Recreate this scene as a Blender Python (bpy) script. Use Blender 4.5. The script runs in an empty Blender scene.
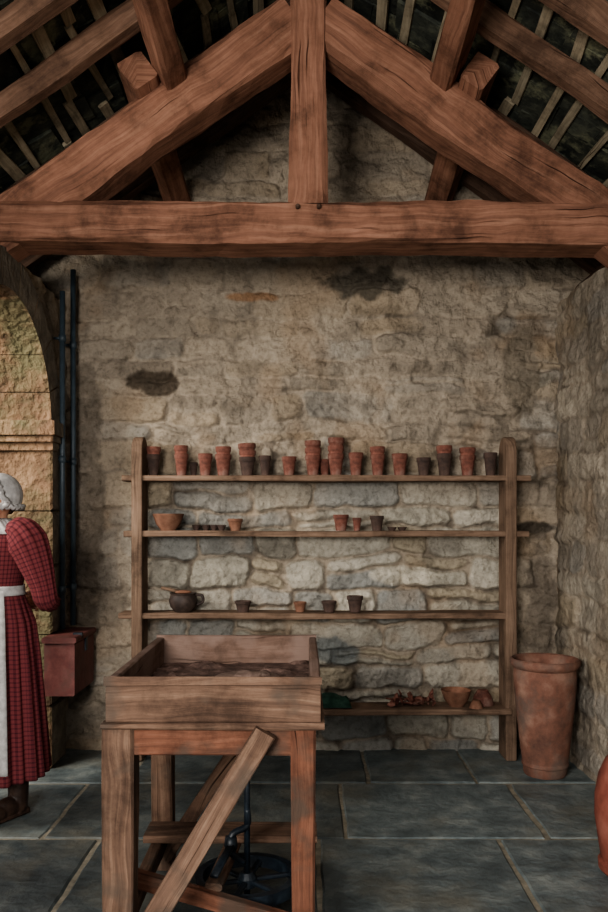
import bpy, bmesh, math, random
import numpy as np
from mathutils import Vector, Matrix
random.seed(7)
SC=bpy.context.scene
COL=SC.collection
try: SC.view_settings.look='AgX - Medium High Contrast'
except Exception: pass

def lin(c):
    return tuple(((v/255)/12.92 if v/255<=0.04045 else ((v/255+0.055)/1.055)**2.4) for v in c)
def L4(c): return lin(c)+(1.0,)

# ---------------------------------------------------------------- materials
def newmat(name):
    m=bpy.data.materials.new(name); m.use_nodes=True
    nt=m.node_tree; b=nt.nodes['Principled BSDF']
    return m,nt,b
def N(nt,t,**k):
    n=nt.nodes.new(t)
    for a,v in k.items(): setattr(n,a,v)
    return n
def ramp(nt,stops):
    r=N(nt,'ShaderNodeValToRGB'); e=r.color_ramp.elements
    while len(e)<len(stops): e.new(0.5)
    for el,(p,c) in zip(e,stops):
        el.position=p; el.color=c if len(c)==4 else tuple(c)+(1,)
    return r
def mul(nt,a,b,f=1.0,mode='MULTIPLY'):
    m=N(nt,'ShaderNodeMix',data_type='RGBA',blend_type=mode)
    m.inputs[0].default_value=f
    nt.links.new(a,m.inputs[6]); nt.links.new(b,m.inputs[7])
    return m.outputs[2]
def wood(name,c0,c1,c2,grain=45,rough=.85,bump=.35,stain=None,sl=.5,sh=.62):
    m,nt,b=newmat(name); lk=nt.links.new
    uv=N(nt,'ShaderNodeUVMap')
    mp=N(nt,'ShaderNodeMapping'); mp.inputs['Scale'].default_value=(2.0,grain,1)
    wv=N(nt,'ShaderNodeTexNoise'); wv.inputs['Scale'].default_value=2.5; wv.inputs['Detail'].default_value=2; lk(uv.outputs[0],wv.inputs['Vector'])
    sc=N(nt,'ShaderNodeVectorMath',operation='MULTIPLY'); lk(wv.outputs['Color'],sc.inputs[0]); sc.inputs[1].default_value=(0,.08,0)
    av=N(nt,'ShaderNodeVectorMath',operation='ADD'); lk(uv.outputs[0],av.inputs[0]); lk(sc.outputs[0],av.inputs[1])
    lk(av.outputs[0],mp.inputs[0])
    n=N(nt,'ShaderNodeTexNoise'); n.inputs['Scale'].default_value=1; n.inputs['Detail'].default_value=9; n.inputs['Roughness'].default_value=.68; n.inputs['Distortion'].default_value=.5
    lk(mp.outputs[0],n.inputs['Vector'])
    r=ramp(nt,[(.25,L4(c0)),(.5,L4(c1)),(.75,L4(c2))]); lk(n.outputs['Fac'],r.inputs[0])
    mp2=N(nt,'ShaderNodeMapping'); mp2.inputs['Scale'].default_value=(1.3,grain*1.5,1); lk(av.outputs[0],mp2.inputs[0])
    nc=N(nt,'ShaderNodeTexNoise'); nc.inputs['Scale'].default_value=1; nc.inputs['Detail'].default_value=3; lk(mp2.outputs[0],nc.inputs['Vector'])
    rc=ramp(nt,[(.29,(.22,.18,.16,1)),(.345,(1,1,1,1))]); lk(nc.outputs['Fac'],rc.inputs[0])
    out=mul(nt,r.outputs[0],rc.outputs[0])
    tc=N(nt,'ShaderNodeTexCoord')
    n2=N(nt,'ShaderNodeTexNoise'); n2.inputs['Scale'].default_value=3.5; n2.inputs['Detail'].default_value=9; n2.inputs['Roughness'].default_value=.7
    lk(tc.outputs['Object'],n2.inputs['Vector'])
    r2=ramp(nt,[(.36,(.45,.44,.44,1)),(.5,(.95,.95,.95,1)),(.66,(1.2,1.22,1.25,1))]); lk(n2.outputs['Fac'],r2.inputs[0])
    out=mul(nt,out,r2.outputs[0])
    g=N(nt,'ShaderNodeNewGeometry')
    r3=ramp(nt,[(0,(.8,.8,.8,1)),(1,(1.15,1.13,1.12,1))]); lk(g.outputs['Random Per Island'],r3.inputs[0])
    out=mul(nt,out,r3.outputs[0])
    if stain:
        n3=N(nt,'ShaderNodeTexNoise'); n3.inputs['Scale'].default_value=6; n3.inputs['Detail'].default_value=7
        lk(tc.outputs['Object'],n3.inputs['Vector'])
        r4=ramp(nt,[(sl,(0,0,0,1)),(sh,(.8,.8,.8,1))]); lk(n3.outputs['Fac'],r4.inputs[0])
        mx=N(nt,'ShaderNodeMix',data_type='RGBA'); lk(r4.outputs[0],mx.inputs[0]); lk(out,mx.inputs[6]); mx.inputs[7].default_value=L4(stain); out=mx.outputs[2]
    lk(out,b.inputs['Base Color']); b.inputs['Roughness'].default_value=rough
    b.inputs['Specular IOR Level'].default_value=.2
    ad=N(nt,'ShaderNodeMath',operation='ADD'); lk(n.outputs['Fac'],ad.inputs[0]); lk(rc.outputs[0],ad.inputs[1])
    bp=N(nt,'ShaderNodeBump'); bp.inputs['Strength'].default_value=bump; bp.inputs['Distance'].default_value=.008
    lk(ad.outputs[0],bp.inputs['Height']); lk(bp.outputs[0],b.inputs['Normal'])
    return m
def mottled(name,c0,c1,c2,scale=12,rough=.85,bump=.3,island=.25,metal=0,dist=.004,spec=.3,patch=None,pscale=3,pl=.48,ph=.62):
    m,nt,b=newmat(name); lk=nt.links.new
    tc=N(nt,'ShaderNodeTexCoord')
    n=N(nt,'ShaderNodeTexNoise'); n.inputs['Scale'].default_value=scale; n.inputs['Detail'].default_value=8; n.inputs['Roughness'].default_value=.65
    lk(tc.outputs['Object'],n.inputs['Vector'])
    r=ramp(nt,[(.32,L4(c0)),(.5,L4(c1)),(.68,L4(c2))]); lk(n.outputs['Fac'],r.inputs[0])
    g=N(nt,'ShaderNodeNewGeometry')
    r3=ramp(nt,[(0,(1-island,)*3+(1,)),(1,(1+island*.6,)*3+(1,))]); lk(g.outputs['Random Per Island'],r3.inputs[0])
    out=mul(nt,r.outputs[0],r3.outputs[0])
    if patch:
        n3=N(nt,'ShaderNodeTexNoise'); n3.inputs['Scale'].default_value=pscale; n3.inputs['Detail'].default_value=9; n3.inputs['Roughness'].default_value=.65
        lk(tc.outputs['Object'],n3.inputs['Vector'])
        r4=ramp(nt,[(pl,(0,0,0,1)),(ph,(.8,.8,.8,1))]); lk(n3.outputs['Fac'],r4.inputs[0])
        mx=N(nt,'ShaderNodeMix',data_type='RGBA'); lk(r4.outputs[0],mx.inputs[0]); lk(out,mx.inputs[6]); mx.inputs[7].default_value=L4(patch); out=mx.outputs[2]
    lk(out,b.inputs['Base Color']); b.inputs['Roughness'].default_value=rough; b.inputs['Metallic'].default_value=metal
    b.inputs['Specular IOR Level'].default_value=spec
    n2=N(nt,'ShaderNodeTexNoise'); n2.inputs['Scale'].default_value=scale*4; n2.inputs['Detail'].default_value=6
    lk(tc.outputs['Object'],n2.inputs['Vector'])
    bp=N(nt,'ShaderNodeBump'); bp.inputs['Strength'].default_value=bump; bp.inputs['Distance'].default_value=dist
    lk(n2.outputs['Fac'],bp.inputs['Height']); lk(bp.outputs[0],b.inputs['Normal'])
    return m
def wallmat(name):
    m,nt,b=newmat(name); lk=nt.links.new
    a=N(nt,'ShaderNodeAttribute'); a.attribute_name='Col'
    tc=N(nt,'ShaderNodeTexCoord')
    n=N(nt,'ShaderNodeTexNoise'); n.inputs['Scale'].default_value=30; n.inputs['Detail'].default_value=10; n.inputs['Roughness'].default_value=.75
    lk(tc.outputs['Object'],n.inputs['Vector'])
    r=ramp(nt,[(.32,(.62,.6,.57,1)),(.48,(1,1,1,1)),(.7,(1.22,1.22,1.22,1))]); lk(n.outputs['Fac'],r.inputs[0])
    out=mul(nt,a.outputs['Color'],r.outputs[0])
    lk(out,b.inputs['Base Color']); b.inputs['Roughness'].default_value=.95; b.inputs['Specular IOR Level'].default_value=.1
    n2=N(nt,'ShaderNodeTexNoise'); n2.inputs['Scale'].default_value=20; n2.inputs['Detail'].default_value=11; n2.inputs['Roughness'].default_value=.66
    lk(tc.outputs['Object'],n2.inputs['Vector'])
    bp=N(nt,'ShaderNodeBump'); bp.inputs['Strength'].default_value=1.0; bp.inputs['Distance'].default_value=.045
    lk(n2.outputs['Fac'],bp.inputs['Height']); lk(bp.outputs[0],b.inputs['Normal'])
    return m

M_truss=wood('oak_truss',(88,62,51),(130,93,75),(156,119,99),grain=40,bump=.7)
M_rafter=wood('oak_rafter',(80,61,51),(114,88,72),(142,114,96),grain=40,bump=.6)
M_dark=wood('old_rafter',(60,47,39),(86,67,56),(108,88,73),grain=40,bump=.5)
M_lath=wood('lath',(110,100,84),(154,142,120),(182,170,146),grain=60)
M_shelf=wood('shelf_wood',(80,65,54),(116,95,79),(144,121,102),grain=60)
M_table=wood('bench_wood',(64,50,42),(100,78,64),(134,110,92),grain=48,bump=.7,stain=(76,66,58),sl=.54,sh=.66)
M_tablered=wood('bench_wood_red',(62,42,34),(106,70,54),(130,92,74),grain=48,bump=.7,stain=(70,60,52))
M_tray=wood('tray_wood_clay',(84,66,56),(112,90,78),(136,114,102),grain=25,bump=.6,stain=(126,106,96),sl=.45,sh=.6)
M_slate=mottled('roof_slate',(32,35,32),(56,59,52),(86,88,74),scale=9,island=.5,bump=.7,dist=.01,patch=(122,122,98),pscale=5,pl=.53,ph=.62)
M_flag=mottled('flagstone',(64,72,73),(90,98,98),(122,127,123),scale=6,rough=.52,island=.5,bump=.8,dist=.010,spec=.45,patch=(106,102,90),pscale=1.9,pl=.5,ph=.68)
M_mortar=mottled('floor_mortar',(104,99,88),(132,125,110),(154,145,128),scale=20,island=0)
M_ground=mottled('ground_mat',(90,92,84),(112,110,98),(128,124,110),scale=2,island=0)
M_wall=wallmat('rubble_stone')
M_ash=mottled('arch_sandstone',(80,62,48),(122,96,74),(154,126,98),scale=6,island=.4,bump=1.0,dist=.035,patch=(100,98,72),pscale=2.4)
M_ashg=mottled('arch_face_stone',(84,78,70),(112,104,92),(136,126,112),scale=9,island=.2,bump=.9,dist=.02)
M_core=mottled('wall_core',(80,74,66),(104,96,84),(120,110,98),scale=8,island=0)
M_terra=mottled('terracotta',(84,54,46),(122,78,66),(148,106,92),scale=18,island=.5,patch=(124,102,92),pscale=9,pl=.5,ph=.66)
M_terrad=mottled('terracotta_dark',(54,44,40),(78,62,55),(100,80,72),scale=16,island=.35)
M_urn=mottled('urn_terracotta',(80,58,50),(120,84,70),(148,116,100),scale=6,island=.0,bump=.6,patch=(98,84,76),pscale=5)
M_urnred=mottled('urn_red',(104,58,48),(136,78,64),(158,102,86),scale=7,island=.0)
M_bowl=mottled('bowl_clay',(92,64,50),(124,88,70),(146,110,90),scale=14)
M_black=mottled('dark_earthenware',(44,37,34),(64,53,48),(88,74,66),scale=14,rough=.6)
M_iron=mottled('dark_iron',(12,18,24),(22,30,38),(42,52,60),scale=20,rough=.45,island=0,spec=.5)
M_pipe=mottled('painted_pipe',(40,50,56),(54,66,74),(70,82,88),scale=9,rough=.5,island=0,spec=.5)
M_redbox=mottled('red_painted_metal',(84,48,46),(106,62,58),(122,80,74),scale=9,rough=.6,island=.15,patch=(94,66,60),pscale=8)
M_green=mottled('green_cloth',(24,44,38),(36,62,50),(54,80,66),scale=20)
M_clay=mottled('wet_clay',(92,74,66),(120,100,90),(144,124,112),scale=16,rough=.7)
M_soil=mottled('clay_soil',(62,48,42),(96,76,68),(130,106,96),scale=16,rough=.85,bump=.8,dist=.01,island=0)
M_leather=mottled('boot_leather',(36,26,22),(54,40,33),(74,56,46),scale=16,rough=.5)
M_skin=mottled('skin',(170,122,100),(184,136,112),(196,148,124),scale=8,rough=.55,island=0,bump=.05)
M_hair=mottled('hair',(40,26,18),(56,38,26),(70,50,36),scale=40,island=0)
M_eye=mottled('eye_white',(200,196,190),(210,206,200),(215,210,205),scale=8,rough=.2,island=0,bump=0)
M_iris=mottled('eye_iris',(30,24,20),(40,30,24),(50,38,30),scale=8,rough=.2,island=0,bump=0)
M_white=mottled('white_linen',(146,143,140),(168,165,162),(186,183,180),scale=30,rough=.9,island=0,bump=.2)

def checkmat():
    m,nt,b=newmat('red_checked_cotton'); lk=nt.links.new
    uv=N(nt,'ShaderNodeUVMap'); sp=N(nt,'ShaderNodeSeparateXYZ'); lk(uv.outputs[0],sp.inputs[0])
    outs=[]
    for i in (0,1):
        a=N(nt,'ShaderNodeMath',operation='MULTIPLY'); a.inputs[1].default_value=48; lk(sp.outputs[i],a.inputs[0])
        f=N(nt,'ShaderNodeMath',operation='FRACT'); lk(a.outputs[0],f.inputs[0])
        c=N(nt,'ShaderNodeMath',operation='LESS_THAN'); c.inputs[1].default_value=.32; lk(f.outputs[0],c.inputs[0]); outs.append(c)
    ad=N(nt,'ShaderNodeMath',operation='ADD'); lk(outs[0].outputs[0],ad.inputs[0]); lk(outs[1].outputs[0],ad.inputs[1])
    h=N(nt,'ShaderNodeMath',operation='MULTIPLY'); h.inputs[1].default_value=.5; lk(ad.outputs[0],h.inputs[0])
    r=ramp(nt,[(0,L4((112,56,58))),(.5,L4((92,42,46))),(1,L4((66,32,38)))]); lk(h.outputs[0],r.inputs[0])
    lk(r.outputs[0],b.inputs['Base Color']); b.inputs['Roughness'].default_value=.9; b.inputs['Specular IOR Level'].default_value=.15
    return m
M_dress=checkmat()

# ---------------------------------------------------------------- mesh helpers
def mesh_obj(name,verts,faces,mat,parent=None,smooth=False,uvs=None):
    me=bpy.data.meshes.new(name); me.from_pydata([tuple(v) for v in verts],[],faces); me.update()
    if uvs is not None:
        ul=me.uv_layers.new(name='UVMap')
        for p in me.polygons:
            for li,vi in zip(p.loop_indices,p.vertices): ul.data[li].uv=uvs[vi]
    if smooth:
        for p in me.polygons: p.use_smooth=True
    if mat: me.materials.append(mat)
    o=bpy.data.objects.new(name,me); COL.objects.link(o)
    if parent: o.parent=parent
    return o
def empty(name,loc=(0,0,0)):
    e=bpy.data.objects.new(name,None); e.empty_display_size=.1; e.location=loc; COL.objects.link(e); return e
class Geo:
    def __init__(s): s.v=[];s.f=[];s.uv=[]
    def add(s,v,f,uv=None):
        o=len(s.v); s.v+= [tuple(x) for x in v]; s.f+=[tuple(i+o for i in q) for q in f]
        s.uv+= uv if uv else [(0,0)]*len(v)
    def obj(s,name,mat,parent=None,smooth=False):
        return mesh_obj(name,s.v,s.f,mat,parent,smooth,s.uv)
def recalc(o):
    bm=bmesh.new(); bm.from_mesh(o.data); bmesh.ops.recalc_face_normals(bm,faces=bm.faces); bm.to_mesh(o.data); bm.free(); return o
def beam_geo(p0,p1,w,h,up=(0,0,1),ch=.012,jit=.004,step=.12):
    p0=Vector(p0);p1=Vector(p1);d=p1-p0;Ln=d.length;d.normalize()
    up=Vector(up); s=d.cross(up)
    if s.length<1e-4: s=d.cross(Vector((0,1,0)))
    s.normalize(); u=s.cross(d).normalized()
    c=min(ch,w*.3,h*.3); a=w/2;b=h/2
    prof=[(-a+c,-b),(a-c,-b),(a,-b+c),(a,b-c),(a-c,b),(-a+c,b),(-a,b-c),(-a,-b+c)]
    n=max(1,int(Ln/step)); V=[];UV=[];F=[]
    ou=random.uniform(0,40);ov=random.uniform(0,40)
    per=[0]
    for i in range(7):
        per.append(per[-1]+math.dist(prof[i],prof[i+1]))
    ph=[random.uniform(0,6.28) for _ in range(8)]
    for i in range(n+1):
        t=i/n
        for k,(x,y) in enumerate(prof):
            kk=k//2
            jx=jit*(math.sin(t*Ln*5+ph[kk])+random.uniform(-.5,.5)); jy=jit*(math.sin(t*Ln*4+ph[kk+4])+random.uniform(-.5,.5))
            V.append(p0+d*(t*Ln)+s*(x+jx)+u*(y+jy)); UV.append((ou+t*Ln,ov+per[k]))
    for i in range(n):
        for k in range(8):
            k2=(k+1)%8
            F.append((i*8+k,i*8+k2,(i+1)*8+k2,(i+1)*8+k))
    F.append(tuple(reversed(range(8)))); F.append(tuple(n*8+k for k in range(8)))
    return V,F,UV
def beam(name,p0,p1,w,h,mat,parent=None,**k):
    V,F,UV=beam_geo(p0,p1,w,h,**k); return mesh_obj(name,V,F,mat,parent,False,UV)
def boxg(x0,x1,y0,y1,z0,z1,**k):
    dx,dy,dz=x1-x0,y1-y0,z1-z0; cx,cy,cz=(x0+x1)/2,(y0+y1)/2,(z0+z1)/2
    if dx>=dy and dx>=dz: return beam_geo((x0,cy,cz),(x1,cy,cz),dy,dz,**k)
    if dy>=dx and dy>=dz: return beam_geo((cx,y0,cz),(cx,y1,cz),dx,dz,**k)
    return beam_geo((cx,cy,z0),(cx,cy,z1),dx,dy,up=(0,1,0),**k)
def board(name,x0,x1,y0,y1,z0,z1,mat,parent=None,ch=.005,jit=.0015,**k):
    V,F,UV=boxg(x0,x1,y0,y1,z0,z1,ch=ch,jit=jit,**k); return mesh_obj(name,V,F,mat,parent,False,UV)
def lathe_geo(prof,seg=32,c=(0,0,0),sx=1,sy=1,wob=0.0,rot=None):
    V=[];F=[];UV=[];n=len(prof); ph=random.uniform(0,6)
    for i,(r,z) in enumerate(prof):
        for j in range(seg):
            a=2*math.pi*j/seg; rr=r*(1+wob*math.sin(2*a+ph+z*5))
            p=Vector((rr*math.cos(a)*sx,rr*math.sin(a)*sy,z))
            if rot is not None: p=rot@p
            V.append(p+Vector(c)); UV.append((j/seg,i/n))
    for i in range(n-1):
        for j in range(seg):
            j2=(j+1)%seg; F.append((i*seg+j,i*seg+j2,(i+1)*seg+j2,(i+1)*seg+j))
    F.append(tuple(reversed(range(seg)))); F.append(tuple((n-1)*seg+j for j in range(seg)))
    return V,F,UV
def tube_geo(pts,rad,seg=12,ripple=0,rn=9,flat=None):
    pts=[Vector(p) for p in pts]; n=len(pts); V=[];F=[];UV=[]
    ref=None; acc=0
    for i,p in enumerate(pts):
        d=(pts[min(i+1,n-1)]-pts[max(i-1,0)]).normalized()
        if ref is None:
            ref=Vector((0,0,1)) if abs(d.z)<.9 else Vector((1,0,0))
            ref=(ref-d*ref.dot(d)).normalized()
        else: ref=(ref-d*ref.dot(d)).normalized()
        s=d.cross(ref); 
        if i: acc+=(p-pts[i-1]).length
        for j in range(seg):
            a=2*math.pi*j/seg; r=rad[i]*(1+ripple*math.sin(rn*a))
            V.append(p+ref*(r*math.cos(a))+s*(r*math.sin(a))); UV.append((j/seg*.5,acc))
    for i in range(n-1):
        for j in range(seg):
            j2=(j+1)%seg; F.append((i*seg+j,i*seg+j2,(i+1)*seg+j2,(i+1)*seg+j))
    F.append(tuple(reversed(range(seg)))); F.append(tuple((n-1)*seg+j for j in range(seg)))
    return V,F,UV
def spline(pts,rad,m=5):
    P=[Vector(p) for p in pts]; out=[];ro=[]
    for i in range(len(P)-1):
        p0=P[max(i-1,0)];p1=P[i];p2=P[i+1];p3=P[min(i+2,len(P)-1)]
        for k in range(m):
            t=k/m
            out.append(.5*((2*p1)+(p2-p0)*t+(2*p0-5*p1+4*p2-p3)*t*t+(3*p1-p0-3*p2+p3)*t**3))
            ro.append(rad[i]*(1-t)+rad[i+1]*t)
    out.append(P[-1]);ro.append(rad[-1]); return out,ro
def capped(pts,rad,seg=12,m=5):
    P,R=spline(pts,rad,m)
    d0=(P[0]-P[1]).normalized(); d1=(P[-1]-P[-2]).normalized()
    P=[P[0]+d0*R[0]*.9,P[0]+d0*R[0]*.6]+P+[P[-1]+d1*R[-1]*.6,P[-1]+d1*R[-1]*.9]
    R=[R[0]*.35,R[0]*.8]+R+[R[-1]*.8,R[-1]*.35]
    return tube_geo(P,R,seg)
def ell_geo(c,r,seg=20,rings=12,rot=None):
    prof=[(max(.02,math.sin(math.pi*i/rings)),-math.cos(math.pi*i/rings)) for i in range(rings+1)]
    V,F,UV=lathe_geo(prof,seg)
    out=[]
    for v in V:
        p=Vector((v[0]*r[0],v[1]*r[1],v[2]*r[2]))
        if rot is not None: p=rot@p
        out.append(p+Vector(c))
    return out,F,UV

# ---------------------------------------------------------------- layout
XL,XR,YB=-1.46,1.55,4.90
WT=2.715; XC=0.02; SL=0.70; ZA=4.17
YF=0.5

def vn(x,y,seed):
    rs=np.random.RandomState(seed); g=rs.rand(128,128)
    xi=np.floor(x).astype(int);yi=np.floor(y).astype(int);fx=x-xi;fy=y-yi
    fx=fx*fx*(3-2*fx);fy=fy*fy*(3-2*fy)
    a=g[xi%128,yi%128];b=g[(xi+1)%128,yi%128];c=g[xi%128,(yi+1)%128];d=g[(xi+1)%128,(yi+1)%128]
    return (a*(1-fx)+b*fx)*(1-fy)+(c*(1-fx)+d*fx)*fy
def fbm(x,y,s,seed,o=4):
    t=0;a=1;w=0
    for i in range(o):
        t=t+a*vn(x*s+i*17.3,y*s+i*9.1,seed+i); w+=a;a*=.5;s*=2.03
    return t/w
def sstep(a,b,x):
    t=np.clip((x-a)/(b-a),0,1); return t*t*(3-2*t)
def rubble(u,v,seed,chs=(.10,.21),cws=(.18,.60)):
    rs=np.random.RandomState(seed)
    U=u+.08*(fbm(u,v,2.2,seed+1)-.5)+.07*(fbm(u,v,9,seed+2,4)-.5)
    Vv=v+.12*(fbm(u,v,1.6,seed+3)-.5)+.055*(fbm(u,v,7,seed+4,4)-.5)
    hs=[v.min()-.3]
    while hs[-1]<v.max()+.3: hs.append(hs[-1]+rs.uniform(*chs))
    hs=np.array(hs); ci=np.clip(np.searchsorted(hs,Vv)-1,0,len(hs)-2)
    d=np.zeros_like(u); rnd=np.zeros(u.shape+(6,)); loc2=np.zeros(u.shape+(2,))
    for c in range(len(hs)-1):
        m=ci==c
        if not m.any(): continue
        ws=[u.min()-.5-rs.uniform(0,.3)]
        while ws[-1]<u.max()+.4: ws.append(ws[-1]+rs.uniform(*cws))
        ws=np.array(ws); R=rs.rand(len(ws),6)
        uu=U[m];vv=Vv[m]; si=np.clip(np.searchsorted(ws,uu)-1,0,len(ws)-2)
        v0=np.full(uu.shape,hs[c]);v1=np.full(uu.shape,hs[c+1]); r=R[si].copy()
        mid=hs[c]+(hs[c+1]-hs[c])*(.35+.3*r[:,5]); sp=r[:,4]<.22
        upm=sp&(vv>mid); lo=sp&(vv<=mid)
        v0[upm]=mid[upm]; v1[lo]=mid[lo]; r[upm,0:4]=np.roll(r[upm,0:4],1,axis=1)
        du=np.minimum(uu-ws[si],ws[si+1]-uu); dv=np.minimum(vv-v0,v1-vv)
        k=.05
        dd=np.minimum(du,dv)-np.maximum(0,k-np.abs(du-dv))**2/(4*k)
        d[m]=dd; rnd[m]=r
        loc2[m]=np.stack([(uu-(ws[si]+ws[si+1])/2),(vv-(v0+v1)/2)],-1)
    return d,rnd,loc2
SP=np.array([lin(c) for c in [(164,151,134),(154,143,128),(172,159,142),(148,136,121),(160,145,125),(154,147,136)]])
SG=np.array([lin(c) for c in [(184,177,163),(172,166,152),(192,185,170),(162,158,149),(176,164,143),(148,147,141)]])
def build_wall(name,u0,u1,v0,v1,res,seed,place,keep,zone,spots=(),amp=.040,bright=1.0):
    nu=int((u1-u0)/res)+1; nv=int((v1-v0)/res)+1
    u,v=np.meshgrid(np.linspace(u0,u1,nu),np.linspace(v0,v1,nv),indexing='ij')
    d,r,l2=rubble(u,v,seed)
    z=zone(u,v)
    cov=sstep(.34,.58,fbm(u,v,2.3,seed+20))*(1-z*.75)
    prof=sstep(-.004,.022,d)
    tilt=(r[...,1]-.5)*.13*l2[...,0]+(r[...,2]-.75)*.36*l2[...,1]
    rough=np.abs(fbm(u,v,7,seed+33,5)-.5)*2
    h=amp*prof*(.5+.5*z)*(1-.62*cov)+(.024*(r[...,3]-.5)+tilt)*prof*(1-.4*cov)+.022*(fbm(u,v,3.2,seed+30)-.5)+.044*(fbm(u,v,11,seed+31,5)-.5)-.030*rough
    i1=(r[...,0]*len(SP)).astype(int)%len(SP)
    c=SP[i1]*(1-z[...,None])+SG[i1]*z[...,None]
    c=c*(.87+.24*r[...,1])[...,None]
    mort=np.array(lin((172,159,142))); mortd=np.array(lin((106,96,85)))
    mm=(1-sstep(.001,.017,d))
    ero=sstep(.50,.62,fbm(u,v,5,seed+40))
    mc=mort*(1-.8*ero[...,None])+mortd*.8*ero[...,None]
    c=c*(1-mm[...,None])+mc*mm[...,None]
    k=.5*cov[...,None]; c=c*(1-k)+mort*k
    st=fbm(u,v,2.4,seed+50); c=c*(.74+.48*st)[...,None]
    st2=sstep(.5,.75,fbm(u,v,9,seed+55,5)); c=c*(1-.3*st2)[...,None]
    och=sstep(.58,.74,fbm(u,v,2.8,seed+60))[...,None]*.25; c=c*(1-och)+np.array(lin((154,124,92)))*och
    for (su,sv,sw,sh,cc) in spots:
        q=((u-su)/sw)**2+((v-sv)/sh)**2+1.7*(fbm(u,v,12,seed+70)-.5)
        w=(1-sstep(.55,1.15,q))[...,None]*.85; c=c*(1-w)+np.array(lin(cc))*(.6+.9*fbm(u,v,24,seed+80))[...,None]*w
    c=np.clip(c*bright,0,1)
    P=place(u,v,h).reshape(-1,3)
    idx=np.arange(nu*nv).reshape(nu,nv)
    q=np.stack([idx[:-1,:-1],idx[1:,:-1],idx[1:,1:],idx[:-1,1:]],-1)
    uc=(u[:-1,:-1]+u[1:,1:])/2; vc=(v[:-1,:-1]+v[1:,1:])/2
    q=q[keep(uc,vc)]
    me=bpy.data.meshes.new(name)
    me.vertices.add(len(P)); me.vertices.foreach_set('co',P.astype(np.float32).ravel())
    nf=len(q); me.loops.add(nf*4); me.loops.foreach_set('vertex_index',q.astype(np.int32).ravel())
    me.polygons.add(nf); me.polygons.foreach_set('loop_start',np.arange(0,nf*4,4,dtype=np.int32)); me.polygons.foreach_set('loop_total',np.full(nf,4,dtype=np.int32))
    me.update(calc_edges=True); me.validate()
    at=me.color_attributes.new('Col','FLOAT_COLOR','POINT')
    cc=np.concatenate([c.reshape(-1,3),np.ones((nu*nv,1))],1).astype(np.float32)
    at.data.foreach_set('color',cc.ravel())
    me.polygons.foreach_set('use_smooth',np.ones(nf,dtype=bool))
    me.materials.append(M_wall)
    o=bpy.data.objects.new(name,me); COL.objects.link(o)
    bm=bmesh.new(); bm.from_mesh(me); bmesh.ops.delete(bm,geom=[x for x in bm.verts if not x.link_faces],context='VERTS'); bm.to_mesh(me); bm.free()
    return o
def zoneback(u,v):
    return (1-sstep(1.35,1.85,v+.25*(fbm(u,v,3,5)-.5)))*sstep(-1.15,-.8,u)*(1-sstep(1.15,1.35,u))
S=163.3
def W(px,py): return ((px-304)/S,1.4-(py-520)/S)
sp=[(*W(152,383),.16,.08,(66,56,46)),(*W(365,283),.24,.10,(82,77,68)),(*W(535,527),.12,.05,(44,40,36)),(*W(530,380),.14,.06,(142,135,122)),
    (*W(250,297),.17,.035,(150,116,88)),(*W(335,650),.15,.10,(122,126,124)),(*W(520,370),.12,.3,(124,114,100)),(*W(405,575),.22,.06,(190,182,166)),(*W(85,500),.12,.9,(118,108,96)),(*W(540,600),.1,.5,(116,106,94)),(*W(75,680),.1,.2,(94,86,76))]
build_wall('wall_back',XL-.56,XR+.56,-.02,4.3,.0078,11,
    lambda u,v,h: np.stack([u,YB-h,v],-1), lambda u,v: (v<4.32-SL*np.abs(u-XC))&((v>2.6)|((u>XL-.06)&(u<XR+.06))), zoneback, sp)
YA,RA,ZS=3.88,.62,1.90
def inarch(u,v,R): return ((np.abs(u-YA)<R)&(v<ZS))|(((u-YA)**2+(v-ZS)**2)<R*R)
build_wall('wall_left',YF,YB+.03,-.02,WT,.012,23,
    lambda u,v,h: np.stack([XL+h*.8,u,v],-1), lambda u,v: ~inarch(u,v,RA+.05), lambda u,v: u*0+.1,(),amp=.034)
build_wall('wall_right',YF,YB+.03,-.02,WT,.012,37,
    lambda u,v,h: np.stack([XR-h*.7,u,v],-1), lambda u,v: v<9, lambda u,v: u*0+.35,(),amp=.026,bright=.9)
def extr(name,poly,x0,x1,mat,parent=None):
    n=len(poly); V=[(x0,y,z) for y,z in poly]+[(x1,y,z) for y,z in poly]
    F=[tuple(range(n)),tuple(reversed(range(n,2*n)))]+[(i,(i+1)%n+0,(i+1)%n+n,i+n) for i in range(n)]
    return recalc(mesh_obj(name,V,F,mat,parent))
arc=[(YA-RA-.02,0),(YA-RA-.02,ZS)]+[(YA-(RA+.02)*math.cos(math.pi*i/24),ZS+(RA+.02)*math.sin(math.pi*i/24)) for i in range(1,24)]+[(YA+RA+.02,ZS),(YA+RA+.02,0)]
lw=bpy.data.objects['wall_left']; rw=bpy.data.objects['wall_right']; bw=bpy.data.objects['wall_back']
extr('wall_core_left',[(YF,0)]+arc+[(YB+.3,0),(YB+.3,WT-.004),(YF,WT-.004)],XL-.05,XL-.5,M_core,lw)
extr('wall_core_right',[(YF,0),(YB+.3,0),(YB+.3,WT-.004),(YF,WT-.004)],XR+.05,XR+.5,M_core,rw)
xa,xb=XL-.56,XR+.56
pl=[(xa,0),(xb,0),(xb,4.25-SL*(xb-XC)),(XC,4.25),(xa,4.25-SL*(XC-xa))]
V=[(x,YB+.08,z) for x,z in pl]+[(x,YB+.3,z) for x,z in pl]
mesh_obj('wall_core_back',V,[(0,1,2,3,4),(9,8,7,6,5)]+[(i,(i+5),(i+1)%5+5,(i+1)%5) for i in range(5)],M_core,bw)

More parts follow.
